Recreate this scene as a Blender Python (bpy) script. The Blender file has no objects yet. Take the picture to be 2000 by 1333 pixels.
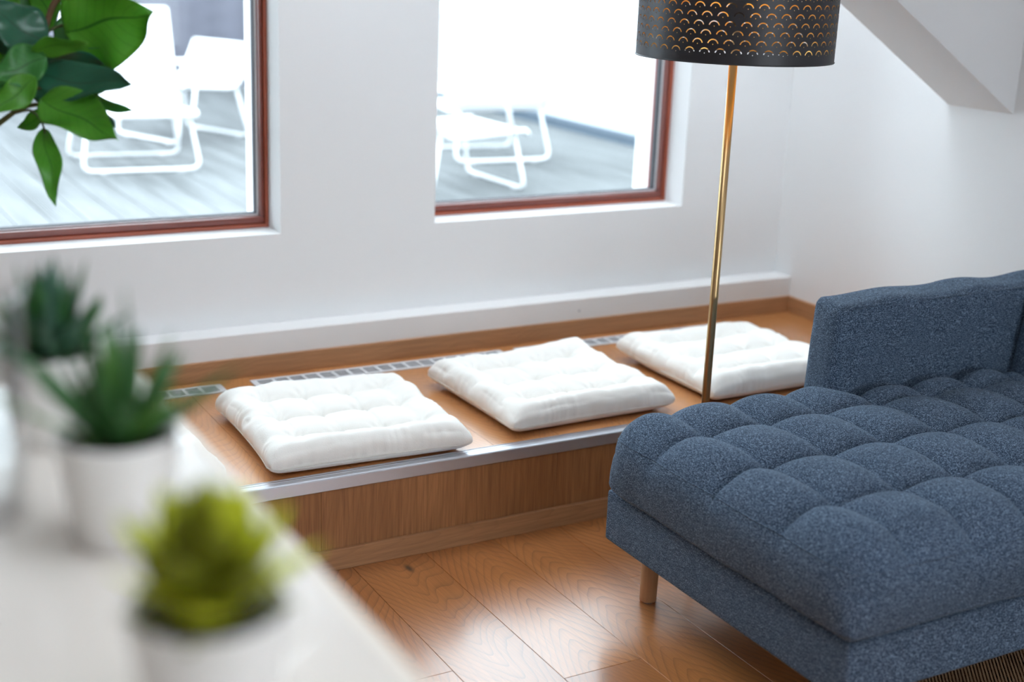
import bpy, bmesh, math, random
import numpy as np
from mathutils import Vector, Matrix, noise as mnoise
from mathutils.geometry import delaunay_2d_cdt

S = bpy.context.scene
COL = S.collection
R = math.radians
random.seed(7)

# ------------------------------------------------------------------ camera
RV = Vector((0.8723317, -0.48742091, 0.03818725))
UV = Vector((0.10426094, 0.26176585, 0.95948335))
FV = Vector((0.47766837, 0.8330063, -0.27916561))
FPX = 2644.33
EYE = Vector((0, 0, 1.4))
cd = bpy.data.cameras.new('camera')
cam = bpy.data.objects.new('camera', cd)
COL.objects.link(cam)
m = Matrix((RV, UV, -FV)).transposed().to_4x4()
m.translation = EYE
cam.matrix_world = m
cd.sensor_width = 36
cd.lens = 36 * FPX / 2000
cd.clip_start = 0.02
cd.clip_end = 200
cd.dof.use_dof = True
cd.dof.focus_distance = 2.95
cd.dof.aperture_fstop = 1.95
S.camera = cam

# ------------------------------------------------------------------ light and exposure
S.view_settings.view_transform = 'Standard'
S.view_settings.look = 'None'
S.view_settings.gamma = 1
S.view_settings.use_curve_mapping = False
S.view_settings.exposure = 0.86
wd = bpy.data.worlds.new('world')
S.world = wd
wd.use_nodes = True
wn = wd.node_tree
bg = wn.nodes['Background']
bg.inputs['Color'].default_value = (0.81, 0.91, 1.0, 1)
bg.inputs['Strength'].default_value = 4.6
S.cycles.use_denoising = True
S.cycles.max_bounces = 10
S.cycles.diffuse_bounces = 6
S.cycles.transparent_max_bounces = 16


# ------------------------------------------------------------------ helpers
def tag(o, label=None, cat=None, group=None, kind=None):
    if label: o['label'] = label
    if cat: o['category'] = cat
    if group: o['group'] = group
    if kind: o['kind'] = kind
    return o


def empty(name, loc=(0, 0, 0), rz=0.0):
    o = bpy.data.objects.new(name, None)
    COL.objects.link(o)
    o.location = loc
    o.rotation_euler = (0, 0, rz)
    o.empty_display_size = 0.05
    return o


def mesh_obj(name, verts, faces, mat, parent=None, smooth=False, loc=None, uvs=None):
    me = bpy.data.meshes.new(name)
    me.from_pydata([tuple(v) for v in verts], [], [tuple(f) for f in faces])
    if smooth:
        me.polygons.foreach_set('use_smooth', [True] * len(me.polygons))
    if uvs is not None:
        ul = me.uv_layers.new(name='uv')
        li = np.zeros(len(me.loops), dtype=np.int32)
        me.loops.foreach_get('vertex_index', li)
        ul.data.foreach_set('uv', np.array(uvs, dtype=np.float32)[li].ravel())
    me.update()
    if mat: me.materials.append(mat)
    o = bpy.data.objects.new(name, me)
    COL.objects.link(o)
    if parent: o.parent = parent
    if loc is not None: o.location = loc
    return o


def bm_obj(name, bm, mat, parent=None, smooth=False, loc=None):
    me = bpy.data.meshes.new(name)
    bmesh.ops.recalc_face_normals(bm, faces=bm.faces)
    bm.to_mesh(me)
    bm.free()
    if smooth:
        me.polygons.foreach_set('use_smooth', [True] * len(me.polygons))
    if mat: me.materials.append(mat)
    o = bpy.data.objects.new(name, me)
    COL.objects.link(o)
    if parent: o.parent = parent
    if loc is not None: o.location = loc
    return o


def copy_tree(o, parent=None):
    c = o.copy()
    COL.objects.link(c)
    c.parent = parent
    for ch in list(o.children):
        copy_tree(ch, c)
    return c


def add_box(bm, lo, hi, bevel=0.0, seg=2):
    x0, y0, z0 = lo
    x1, y1, z1 = hi
    vs = [bm.verts.new(p) for p in ((x0, y0, z0), (x1, y0, z0), (x1, y1, z0), (x0, y1, z0),
                                    (x0, y0, z1), (x1, y0, z1), (x1, y1, z1), (x0, y1, z1))]
    fs = [bm.faces.new([vs[i] for i in f]) for f in
          ((0, 3, 2, 1), (4, 5, 6, 7), (0, 1, 5, 4), (1, 2, 6, 5), (2, 3, 7, 6), (3, 0, 4, 7))]
    if bevel > 0:
        es = list({e for f in fs for e in f.edges})
        bmesh.ops.bevel(bm, geom=es, offset=bevel, segments=seg, affect='EDGES', profile=0.6)


def box(name, lo, hi, mat, parent=None, bevel=0.0, seg=2, smooth=False):
    bm = bmesh.new()
    c = [(a + b) / 2 for a, b in zip(lo, hi)]
    add_box(bm, [a - b for a, b in zip(lo, c)], [a - b for a, b in zip(hi, c)], bevel, seg)
    o = bm_obj(name, bm, mat, parent, smooth)
    o.location = c
    return o


def lathe(bm, prof, seg=48, cx=0, cy=0, close=True):
    rings = []
    for r, z in prof:
        if r < 1e-6:
            rings.append([bm.verts.new((cx, cy, z))])
        else:
            rings.append([bm.verts.new((cx + r * math.cos(2 * math.pi * k / seg),
                                        cy + r * math.sin(2 * math.pi * k / seg), z)) for k in range(seg)])
    for a, b in zip(rings, rings[1:]):
        for k in range(seg):
            k2 = (k + 1) % seg
            if len(a) == 1 and len(b) == 1: continue
            if len(a) == 1:
                bm.faces.new((a[0], b[k], b[k2]))
            elif len(b) == 1:
                bm.faces.new((a[k], a[k2], b[0]))
            else:
                bm.faces.new((a[k], a[k2], b[k2], b[k]))


def fillet(pts, rad, n=5, closed=False):
    """round the corners of a polyline"""
    pts = [Vector(p) for p in pts]
    out = []
    N = len(pts)
    for i, p in enumerate(pts):
        if not closed and (i == 0 or i == N - 1):
            out.append(p)
            continue
        a, b = pts[(i - 1) % N], pts[(i + 1) % N]
        da, db = (a - p), (b - p)
        r = min(rad, da.length * .45, db.length * .45)
        pa, pb = p + da.normalized() * r, p + db.normalized() * r
        for k in range(n + 1):
            t = k / n
            out.append((1 - t) ** 2 * pa + 2 * t * (1 - t) * p + t * t * pb)
    return out


def tube(bm, pts, rad, seg=8, closed=False, cap=True):
    pts = [Vector(p) for p in pts]
    n = len(pts)
    rads = rad if isinstance(rad, (list, tuple)) else [rad] * n
    prev = None
    rings = []
    for i, p in enumerate(pts):
        if closed:
            t = pts[(i + 1) % n] - pts[(i - 1) % n]
        else:
            t = pts[min(i + 1, n - 1)] - pts[max(i - 1, 0)]
        t.normalize()
        if prev is None:
            a = Vector((0, 0, 1)) if abs(t.z) < .9 else Vector((1, 0, 0))
            nrm = t.cross(a).normalized()
        else:
            nrm = (prev - t * prev.dot(t)).normalized()
        prev = nrm
        bi = t.cross(nrm)
        rings.append([bm.verts.new(p + (nrm * math.cos(2 * math.pi * k / seg) + bi * math.sin(2 * math.pi * k / seg)) * rads[i])
                      for k in range(seg)])
    rng = range(n) if closed else range(n - 1)
    for i in rng:
        a, b = rings[i], rings[(i + 1) % n]
        for k in range(seg):
            bm.faces.new((a[k], a[(k + 1) % seg], b[(k + 1) % seg], b[k]))
    if cap and not closed:
        bm.faces.new(rings[0][::-1])
        bm.faces.new(rings[-1])


def at(x, y, t):
    """world point seen in direction of photograph pixel (x, y) at depth t"""
    return EYE + t * ((x - 1000) / FPX * RV - (y - 666.5) / FPX * UV + FV)


def on_level(x, y, z):
    d = at(x, y, 1.0) - EYE
    return EYE + d * ((z - EYE.z) / d.z)


# ------------------------------------------------------------------ materials
def new_mat(name):
    mt = bpy.data.materials.new(name)
    mt.use_nodes = True
    nt = mt.node_tree
    return mt, nt, nt.nodes['Principled BSDF']


def plain(name, col, rough=0.5, metal=0.0, bump=0.0, bscale=200, coat=0.0, sheen=0.0, var=0.0, spec=0.5):
    mt, nt, b = new_mat(name)
    b.inputs['Base Color'].default_value = (*col, 1)
    b.inputs['Roughness'].default_value = rough
    b.inputs['Metallic'].default_value = metal
    b.inputs['Coat Weight'].default_value = coat
    b.inputs['Sheen Weight'].default_value = sheen
    b.inputs['Specular IOR Level'].default_value = spec
    tc = nt.nodes.new('ShaderNodeTexCoord')
    if bump or var:
        n = nt.nodes.new('ShaderNodeTexNoise')
        n.inputs['Scale'].default_value = bscale
        n.inputs['Detail'].default_value = 4
        nt.links.new(tc.outputs['Object'], n.inputs['Vector'])
    if bump:
        bp = nt.nodes.new('ShaderNodeBump')
        bp.inputs['Strength'].default_value = bump
        bp.inputs['Distance'].default_value = 0.002
        nt.links.new(n.outputs['Fac'], bp.inputs['Height'])
        nt.links.new(bp.outputs['Normal'], b.inputs['Normal'])
    if var:
        n2 = nt.nodes.new('ShaderNodeTexNoise')
        n2.inputs['Scale'].default_value = 6
        nt.links.new(tc.outputs['Object'], n2.inputs['Vector'])
        mx = nt.nodes.new('ShaderNodeMix')
        mx.data_type = 'RGBA'
        mx.inputs['A'].default_value = (*[c * (1 - var) for c in col], 1)
        mx.inputs['B'].default_value = (*[min(1, c * (1 + var)) for c in col], 1)
        nt.links.new(n2.outputs['Fac'], mx.inputs['Factor'])
        nt.links.new(mx.outputs['Result'], b.inputs['Base Color'])
    return mt


def math_node(nt, op, a, b=None, clamp=False):
    n = nt.nodes.new('ShaderNodeMath')
    n.operation = op
    n.use_clamp = clamp
    for i, v in enumerate((a, b)):
        if v is None: continue
        if isinstance(v, (int, float)):
            n.inputs[i].default_value = v
        else:
            nt.links.new(v, n.inputs[i])
    return n.outputs[0]


def mixrgb(nt, fac, a, b, blend='MIX'):
    n = nt.nodes.new('ShaderNodeMix')
    n.data_type = 'RGBA'
    n.blend_type = blend
    for key, v in (('Factor', fac), ('A', a), ('B', b)):
        if isinstance(v, (int, float)):
            n.inputs[key].default_value = v
        elif isinstance(v, tuple):
            n.inputs[key].default_value = (*v, 1)
        else:
            nt.links.new(v, n.inputs[key])
    return n.outputs['Result']


def wood(name, light, dark, line, rough=0.3, coat=0.0, ringx=70, ringy=30, axis=(0, 1), lines=0.5, streak=0.35, knots=True, bump=0.15):
    """oak laminate: nested cathedral figure along one local axis, fibres, knots; differs per object"""
    mt, nt, b = new_mat(name)
    tc = nt.nodes.new('ShaderNodeTexCoord')
    sep = nt.nodes.new('ShaderNodeSeparateXYZ')
    nt.links.new(tc.outputs['Object'], sep.inputs[0])
    oi = nt.nodes.new('ShaderNodeObjectInfo')
    rnd = oi.outputs['Random']
    X = sep.outputs[axis[0]]
    Y = sep.outputs[axis[1]]
    Yo = math_node(nt, 'ADD', Y, math_node(nt, 'MULTIPLY', rnd, 37.3))
    Xo = math_node(nt, 'ADD', X, math_node(nt, 'MULTIPLY', rnd, 5.1))

    def nz(sx, sy, detail=3, rough_=0.5, dist=0.0):
        cx = nt.nodes.new('ShaderNodeCombineXYZ')
        nt.links.new(math_node(nt, 'MULTIPLY', Xo, sx), cx.inputs[0])
        nt.links.new(math_node(nt, 'MULTIPLY', Yo, sy), cx.inputs[1])
        n = nt.nodes.new('ShaderNodeTexNoise')
        n.inputs['Scale'].default_value = 1
        n.inputs['Detail'].default_value = detail
        n.inputs['Roughness'].default_value = rough_
        n.inputs['Distortion'].default_value = dist
        nt.links.new(cx.outputs[0], n.inputs['Vector'])
        return n.outputs['Fac']
    n1 = nz(5, 1.6, 2)
    n2 = nz(16, 4, 2)
    # centre of the figure wanders across the board
    cen = math_node(nt, 'MULTIPLY', math_node(nt, 'SUBTRACT', math_node(nt, 'FRACT', math_node(nt, 'MULTIPLY', rnd, 17.7)), .5), .10)
    xx = math_node(nt, 'ADD', math_node(nt, 'ADD', X, cen), math_node(nt, 'MULTIPLY', math_node(nt, 'SUBTRACT', n1, .5), .12))
    xr = math_node(nt, 'MULTIPLY', xx, ringx)
    g = math_node(nt, 'SQRT', math_node(nt, 'ADD', math_node(nt, 'MULTIPLY', xr, xr), 1.5))
    sg = math_node(nt, 'SUBTRACT', math_node(nt, 'MULTIPLY', math_node(nt, 'GREATER_THAN', math_node(nt, 'FRACT', math_node(nt, 'MULTIPLY', rnd, 7.9)), .5), 2), 1)
    g = math_node(nt, 'ADD', g, math_node(nt, 'MULTIPLY', math_node(nt, 'MULTIPLY', Y, ringy), sg))
    g = math_node(nt, 'ADD', g, math_node(nt, 'MULTIPLY', n2, 1.3))
    g = math_node(nt, 'ADD', g, math_node(nt, 'MULTIPLY', n1, 6.0))
    fr = math_node(nt, 'FRACT', g)
    ln = math_node(nt, 'POWER', fr, 5.0)
    gate = math_node(nt, 'MULTIPLY', nz(9, 2.2, 2), 1.6, clamp=True)
    ln = math_node(nt, 'MULTIPLY', ln, gate)
    fib = nz(330, 7, 3, .6)
    fib2 = nz(90, 2.5, 4, .6)
    big = nz(4, .9, 3)
    bf = math_node(nt, 'MULTIPLY', math_node(nt, 'SUBTRACT', big, .3), 2.2, clamp=True)
    col = mixrgb(nt, bf, light, dark)
    col = mixrgb(nt, math_node(nt, 'MULTIPLY', math_node(nt, 'SUBTRACT', fib2, .35), 2.0 * streak, clamp=True), col, tuple(c * .62 for c in dark))
    col = mixrgb(nt, math_node(nt, 'MULTIPLY', math_node(nt, 'SUBTRACT', fib, .42), 2.2 * streak, clamp=True), col, line)
    col = mixrgb(nt, math_node(nt, 'MULTIPLY', ln, lines), col, line)
    if knots:
        cx = nt.nodes.new('ShaderNodeCombineXYZ')
        nt.links.new(math_node(nt, 'MULTIPLY', Xo, 6.5), cx.inputs[0])
        nt.links.new(math_node(nt, 'MULTIPLY', Yo, 2.6), cx.inputs[1])
        vo = nt.nodes.new('ShaderNodeTexVoronoi')
        vo.voronoi_dimensions = '2D'
        vo.inputs['Scale'].default_value = 1
        nt.links.new(cx.outputs[0], vo.inputs['Vector'])
        sepc = nt.nodes.new('ShaderNodeSeparateColor')
        nt.links.new(vo.outputs['Color'], sepc.inputs[0])
        kn = math_node(nt, 'SUBTRACT', 1, math_node(nt, 'MULTIPLY', math_node(nt, 'ADD', vo.outputs['Distance'], math_node(nt, 'MULTIPLY', fib2, .03)), 11), clamp=True)
        kn = math_node(nt, 'MULTIPLY', kn, math_node(nt, 'GREATER_THAN', sepc.outputs[0], .62))
        col = mixrgb(nt, math_node(nt, 'MULTIPLY', kn, 1.6, clamp=True), col, (.07, .035, .02))
    # board to board tone
    hv = nt.nodes.new('ShaderNodeHueSaturation')
    nt.links.new(col, hv.inputs['Color'])
    nt.links.new(math_node(nt, 'ADD', .93, math_node(nt, 'MULTIPLY', math_node(nt, 'FRACT', math_node(nt, 'MULTIPLY', rnd, 5.3)), .14)), hv.inputs['Value'])
    nt.links.new(hv.outputs['Color'], b.inputs['Base Color'])
    b.inputs['Roughness'].default_value = rough
    b.inputs['Coat Weight'].default_value = coat
    b.inputs['Coat Roughness'].default_value = .19
    b.inputs['Coat IOR'].default_value = 1.44
    hgt = math_node(nt, 'ADD', ln, fib)
    bp = nt.nodes.new('ShaderNodeBump')
    bp.inputs['Strength'].default_value = bump
    bp.inputs['Distance'].default_value = 0.0006
    bp.invert = True
    nt.links.new(hgt, bp.inputs['Height'])
    nt.links.new(bp.outputs['Normal'], b.inputs['Normal'])
    return mt


def melange(name, c_dark, c_mid, c_light, scale=1.0, rough=0.95):
    """woven two-tone upholstery"""
    mt, nt, b = new_mat(name)
    tc = nt.nodes.new('ShaderNodeTexCoord')

    def nz(vec, sc, det=2):
        mp = nt.nodes.new('ShaderNodeMapping')
        mp.inputs['Scale'].default_value = vec
        nt.links.new(tc.outputs['Object'], mp.inputs['Vector'])
        n = nt.nodes.new('ShaderNodeTexNoise')
        n.inputs['Scale'].default_value = sc
        n.inputs['Detail'].default_value = det
        nt.links.new(mp.outputs[0], n.inputs['Vector'])
        return n.outputs['Fac']
    a = nz((1, 1, 1), 520 * scale, 3)
    c = nz((1, 5, 5), 120 * scale, 2)
    d = nz((5, 1, 5), 120 * scale, 2)
    f = math_node(nt, 'ADD', math_node(nt, 'MULTIPLY', a, 1.1), math_node(nt, 'MULTIPLY', math_node(nt, 'ADD', c, d), .45))
    f = math_node(nt, 'DIVIDE', f, 2.0)
    cr = nt.nodes.new('ShaderNodeValToRGB')
    e = cr.color_ramp.elements
    e[0].position = .38
    e[0].color = (*c_dark, 1)
    e[1].position = .64
    e[1].color = (*c_light, 1)
    k = e.new(.49)
    k.color = (*c_mid, 1)
    nt.links.new(f, cr.inputs[0])
    nt.links.new(cr.outputs[0], b.inputs['Base Color'])
    b.inputs['Roughness'].default_value = rough
    b.inputs['Sheen Weight'].default_value = .12
    b.inputs['Sheen Roughness'].default_value = .5
    b.inputs['Sheen Tint'].default_value = (.6, .8, 1, 1)
    b.inputs['Specular IOR Level'].default_value = .2
    bp = nt.nodes.new('ShaderNodeBump')
    bp.inputs['Strength'].default_value = .5
    bp.inputs['Distance'].default_value = 0.0015
    nt.links.new(f, bp.inputs['Height'])
    nt.links.new(bp.outputs['Normal'], b.inputs['Normal'])
    return mt


M_wall = plain('white_paint', (.80, .80, .80), .75, bump=.08, bscale=350)
M_wall_r = M_wall
M_beam = M_wall
M_ledge = plain('warm_white_paint', (.76, .75, .74), .7, bump=.08, bscale=350)
M_floorw = wood('oak_floor', (.54, .215, .068), (.39, .14, .042), (.12, .045, .02), rough=.30, coat=.75, ringx=60, ringy=24, lines=.6, streak=.4)
M_benchw = wood('oak_bench_top', (.60, .265, .09), (.50, .20, .06), (.2, .08, .03), rough=.3, coat=.8, lines=.45, streak=.25, knots=False)
M_riser = wood('oak_riser', (.50, .225, .085), (.32, .13, .045), (.12, .05, .02), rough=.5, ringx=60, ringy=10, lines=.22, streak=.8, knots=True)
M_skirt = wood('oak_skirting', (.55, .29, .14), (.42, .20, .085), (.22, .10, .045), rough=.5, ringx=90, ringy=9, lines=.35, streak=.6, knots=False)
M_leg = wood('oak_leg', (.68, .40, .22), (.60, .33, .17), (.42, .22, .11), rough=.45, ringx=40, ringy=4, axis=(0, 2), lines=.25, streak=.4, knots=False)
M_alu = plain('brushed_aluminium', (.58, .60, .65), .33, metal=.85)
M_grille = plain('grille_enamel', (.70, .71, .73), .4)
M_backing = plain('dark_backing', (.035, .042, .052), .9, spec=.1)  # near-black: painted shade under the grille slats, also hidden floor and bench cores
M_mahog = plain('mahogany_stain', (.20, .045, .03), .28, coat=.4, var=.25, bump=.1, bscale=90)
M_mahog2 = plain('mahogany_stain_light', (.34, .075, .035), .33, coat=.3, var=.25, bump=.1, bscale=90)
M_gasket = plain('grey_gasket', (.06, .06, .07), .6)
M_bead = plain('pale_glazing_bead', (.75, .76, .78), .5)
M_cotton = plain('cream_cotton', (.90, .88, .83), .9, bump=.25, bscale=420, sheen=.2, spec=.2)
M_seam = plain('cream_seam', (.78, .75, .69), .95)
M_sofa = melange('blue_grey_melange', (.0085, .0135, .025), (.038, .063, .105), (.27, .36, .48))
M_sofa_dark = M_sofa
M_brass = plain('brushed_brass', (.56, .385, .19), .33, metal=1.0)
M_gold = plain('gold_lining', (.95, .60, .17), .35, metal=.9)
M_black = plain('black_shade', (.018, .018, .022), .42, bump=.1, bscale=500)
M_white_metal = plain('white_powder_coat', (.78, .78, .79), .4)
M_white_weave = plain('white_cord', (.75, .75, .76), .6)
M_pot = plain('white_ceramic', (.90, .875, .84), .35, coat=.2)
M_soil = plain('dark_soil', (.035, .025, .022), .9, bump=.8, bscale=150)
M_cab = plain('white_lacquer', (.72, .71, .69), .3, coat=.3)
M_cabtop = plain('cream_laminate', (.68, .625, .565), .2, coat=.3)
M_cabedge = plain('cream_edge_band', (.78, .70, .60), .4)
M_rug = plain('brown_rug', (.10, .06, .035), .95)
M_bark = plain('brown_bark', (.16, .085, .045), .8, bump=.5, bscale=60)
M_stem = plain('olive_stem', (.10, .12, .045), .6)
M_white_out = plain('white_render', (.60, .61, .62), .85, bump=.15, bscale=120)
M_plinth = plain('blue_grey_plinth', (.085, .115, .15), .7, var=.2)
M_plinth2 = plain('blue_grey_flashing', (.16, .195, .24), .6, var=.15)
M_line = plain('dark_joint', (.03, .04, .055), .8)
M_screen = plain('weathered_dark_boards', (.10, .098, .125), .5, var=.3, bump=.3, bscale=60)


def deck_mat():
    mt, nt, b = new_mat('weathered_deck')
    tc = nt.nodes.new('ShaderNodeTexCoord')
    oi = nt.nodes.new('ShaderNodeObjectInfo')
    mp = nt.nodes.new('ShaderNodeMapping')
    mp.inputs['Scale'].default_value = (14, 1.1, 1)
    cb = nt.nodes.new('ShaderNodeCombineXYZ')
    nt.links.new(math_node(nt, 'MULTIPLY', oi.outputs['Random'], 30), cb.inputs[1])
    nt.links.new(tc.outputs['Object'], mp.inputs['Vector'])
    nt.links.new(cb.outputs[0], mp.inputs['Location'])
    n = nt.nodes.new('ShaderNodeTexNoise')
    n.inputs['Scale'].default_value = 1
    n.inputs['Detail'].default_value = 5
    nt.links.new(mp.outputs[0], n.inputs['Vector'])
    c = mixrgb(nt, math_node(nt, 'MULTIPLY', math_node(nt, 'SUBTRACT', n.outputs['Fac'], .3), 2.2, clamp=True), (.085, .088, .088), (.178, .183, .184))
    n2 = nt.nodes.new('ShaderNodeTexNoise')
    n2.inputs['Scale'].default_value = 1.3
    nt.links.new(tc.outputs['Object'], n2.inputs['Vector'])
    nt.links.new(c, b.inputs['Base Color'])
    b.inputs['Roughness'].default_value = .5
    return mt


M_deck = deck_mat()


def glass_pane_mat():
    mt = bpy.data.materials.new('window_glass')
    mt.use_nodes = True
    nt = mt.node_tree
    nt.nodes.remove(nt.nodes['Principled BSDF'])
    out = nt.nodes['Material Output']
    tr = nt.nodes.new('ShaderNodeBsdfTransparent')
    tr.inputs[0].default_value = (.93, .96, .96, 1)
    gl = nt.nodes.new('ShaderNodeBsdfGlossy')
    gl.inputs['Roughness'].default_value = .02
    fr = nt.nodes.new('ShaderNodeFresnel')
    fr.inputs[0].default_value = 1.25
    mx = nt.nodes.new('ShaderNodeMixShader')
    nt.links.new(fr.outputs[0], mx.inputs[0])
    nt.links.new(tr.outputs[0], mx.inputs[1])
    nt.links.new(gl.outputs[0], mx.inputs[2])
    nt.links.new(mx.outputs[0], out.inputs[0])
    return mt


M_pane = glass_pane_mat()
M_vase = M_pane.copy()
M_vase.name = 'vase_glass'
_t = M_vase.node_tree
_mx = [n for n in _t.nodes if n.type == 'MIX_SHADER'][0]
_lw = _t.nodes.new('ShaderNodeLayerWeight')
_lw.inputs[0].default_value = .2
[n for n in _t.nodes if n.type == 'BSDF_TRANSPARENT'][0].inputs[0].default_value = (.985, .99, .99, 1)
_t.links.new(_lw.outputs['Facing'], _mx.inputs[0])
M_glass, _nt, _b = new_mat('clear_glass')
_b.inputs['Transmission Weight'].default_value = 1
_b.inputs['Roughness'].default_value = .02
_b.inputs['Base Color'].default_value = (.95, .97, 1, 1)


def leaf_mat(name, c1, c2, vein, trans=0.25, rough=.35):
    mt, nt, b = new_mat(name)
    uv = nt.nodes.new('ShaderNodeUVMap')
    uv.uv_map = 'uv'
    sp = nt.nodes.new('ShaderNodeSeparateXYZ')
    nt.links.new(uv.outputs[0], sp.inputs[0])
    u, v = sp.outputs[0], sp.outputs[1]
    av = math_node(nt, 'ABSOLUTE', math_node(nt, 'SUBTRACT', v, .5))
    mid = math_node(nt, 'SUBTRACT', 1, math_node(nt, 'MULTIPLY', av, 38), clamp=True)
    ph = math_node(nt, 'FRACT', math_node(nt, 'SUBTRACT', math_node(nt, 'MULTIPLY', u, 9), math_node(nt, 'MULTIPLY', av, 5)))
    lat = math_node(nt, 'MULTIPLY', math_node(nt, 'POWER', ph, 14.0), .45)
    tc = nt.nodes.new('ShaderNodeTexCoord')
    n = nt.nodes.new('ShaderNodeTexNoise')
    n.inputs['Scale'].default_value = 18
    nt.links.new(tc.outputs['Object'], n.inputs['Vector'])
    col = mixrgb(nt, n.outputs['Fac'], c1, c2)
    col = mixrgb(nt, math_node(nt, 'MAXIMUM', mid, lat), col, vein)
    nt.links.new(col, b.inputs['Base Color'])
    b.inputs['Roughness'].default_value = rough
    tl = nt.nodes.new('ShaderNodeBsdfTranslucent')
    nt.links.new(col, tl.inputs[0])
    mx = nt.nodes.new('ShaderNodeMixShader')
    mx.inputs[0].default_value = trans
    nt.links.new(b.outputs[0], mx.inputs[1])
    nt.links.new(tl.outputs[0], mx.inputs[2])
    nt.links.new(mx.outputs[0], nt.nodes['Material Output'].inputs[0])
    return mt


M_leaf_g = leaf_mat('fresh_green_leaf', (.09, .36, .03), (.17, .50, .06), (.03, .15, .02), .45)
M_leaf_m = leaf_mat('mid_green_leaf', (.05, .25, .05), (.10, .36, .09), (.02, .10, .02), .35)
M_leaf_d = leaf_mat('dark_green_leaf', (.02, .11, .06), (.035, .16, .09), (.03, .09, .05), .15, .28)
M_succ = leaf_mat('yellow_green_leaf', (.55, .60, .015), (.80, .82, .05), (.40, .42, .02), .35, .5)
M_succ2 = leaf_mat('olive_leaf', (.17, .20, .01), (.30, .30, .02), (.2, .2, .02), .2, .5)
M_aloe = leaf_mat('deep_green_spike', (.018, .085, .02), (.05, .17, .035), (.03, .11, .03), .12, .5)
M_aloe2 = leaf_mat('fresh_green_spike', (.07, .20, .03), (.12, .28, .05), (.08, .2, .04), .2, .5)
M_blue = leaf_mat('blue_green_spike', (.03, .10, .065), (.08, .19, .12), (.05, .14, .09), .12, .5)

# ------------------------------------------------------------------ main dimensions (metres)
XR = 3.088          # right wall
YW = 3.56           # window wall, inner face
YO = 3.85           # window wall, outer face
YL = 3.474          # ledge front
ZL = 0.348          # ledge top
YB = 2.679          # bench front
ZB = 0.226          # bench top
WZ0, WZ1 = 0.604, 2.0
WINS = [(0.375, 1.28), (1.76, 2.665)]
XL, YN, ZC = -4.5, -2.6, 2.55


def struct(o, kind='structure'):
    o['kind'] = kind
    return o


# ------------------------------------------------------------------ room shell
def wall_with_holes(name, x0, x1, y0, y1, z0, z1, holes, mat):
    """wall slab in XZ with rectangular holes, reveals included"""
    xs = sorted({x0, x1, *[h[0] for h in holes], *[h[1] for h in holes]})
    zs = sorted({z0, z1, *[h[2] for h in holes], *[h[3] for h in holes]})
    bm = bmesh.new()
    vd = {}

    def V(x, y, z):
        k = (round(x, 5), round(y, 5), round(z, 5))
        if k not in vd: vd[k] = bm.verts.new(k)
        return vd[k]

    def solid(i, j):
        if i < 0 or j < 0 or i >= len(xs) - 1 or j >= len(zs) - 1: return False
        cx, cz = (xs[i] + xs[i + 1]) / 2, (zs[j] + zs[j + 1]) / 2
        return not any(h[0] < cx < h[1] and h[2] < cz < h[3] for h in holes)
    for i in range(len(xs) - 1):
        for j in range(len(zs) - 1):
            if not solid(i, j): continue
            a, b, c, d = xs[i], xs[i + 1], zs[j], zs[j + 1]
            bm.faces.new((V(a, y0, c), V(b, y0, c), V(b, y0, d), V(a, y0, d)))
            bm.faces.new((V(a, y1, d), V(b, y1, d), V(b, y1, c), V(a, y1, c)))
            if not solid(i - 1, j): bm.faces.new((V(a, y0, c), V(a, y0, d), V(a, y1, d), V(a, y1, c)))
            if not solid(i + 1, j): bm.faces.new((V(b, y0, c), V(b, y1, c), V(b, y1, d), V(b, y0, d)))
            if not solid(i, j - 1): bm.faces.new((V(a, y0, c), V(a, y1, c), V(b, y1, c), V(b, y0, c)))
            if not solid(i, j + 1): bm.faces.new((V(a, y0, d), V(b, y0, d), V(b, y1, d), V(a, y1, d)))
    return bm_obj(name, bm, mat)


holes = [(a, b, WZ0, WZ1) for a, b in WINS]
struct(wall_with_holes('wall_back', XL, XR + .25, YW, YO, -.2, ZC + .1, holes, M_wall))
struct(box('wall_right', (XR, YN, -.2), (XR + .25, YW + .001, ZC + .1), M_wall_r))
struct(box('wall_left', (XL - .25, YN, -.2), (XL, YO, ZC + .1), M_wall))
# ceiling with an unseen open roof light and a second opening added to brighten the sideboard; opposite wall with a wide window opening
bm_c = wall_with_holes('ceiling', XL - .25, XR + .25, -.15, 0, YN, YO, [(.8, 2.95, 2.80, 3.45), (-.1, 1.2, .2, 1.1)], M_wall)
bm_c.rotation_euler = Matrix(((1, 0, 0), (0, 0, 1), (0, -1, 0))).to_euler()
bm_c.location.z = ZC
struct(bm_c)
struct(wall_with_holes('wall_front', XL, XR + .25, YN - .25, YN, -.2, ZC + .1, [(1.2, 2.9, .6, 1.9)], M_wall))

# wall ledge above the bench (boxed-in pipes)
lg = struct(box('trim_1', (XL, YL, ZB), (XR, YW, ZL), M_ledge, bevel=.003))
bm = bmesh.new()
lathe(bm, [(0, .0), (.0035, .0), (.004, -.001), (.004, -.003)], 12)
cap_ = bm_obj('screw_cap', bm, plain('grey_cap', (.45, .45, .46), .5), lg)
cap_.rotation_euler = (R(90), 0, 0)
cap_.location = (2.232 - lg.location.x, YL - .001 - lg.location.y, .309 - lg.location.z)

# skirting boards on top of the bench: local Y is the grain
def board(name, length, width, thick, mat, parent=None, bevel=.0012):
    """board lying flat, grain along local Y, centred"""
    bm = bmesh.new()
    add_box(bm, (-width / 2, -length / 2, -thick / 2), (width / 2, length / 2, thick / 2), bevel, 1)
    return bm_obj(name, bm, mat, parent)


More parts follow.
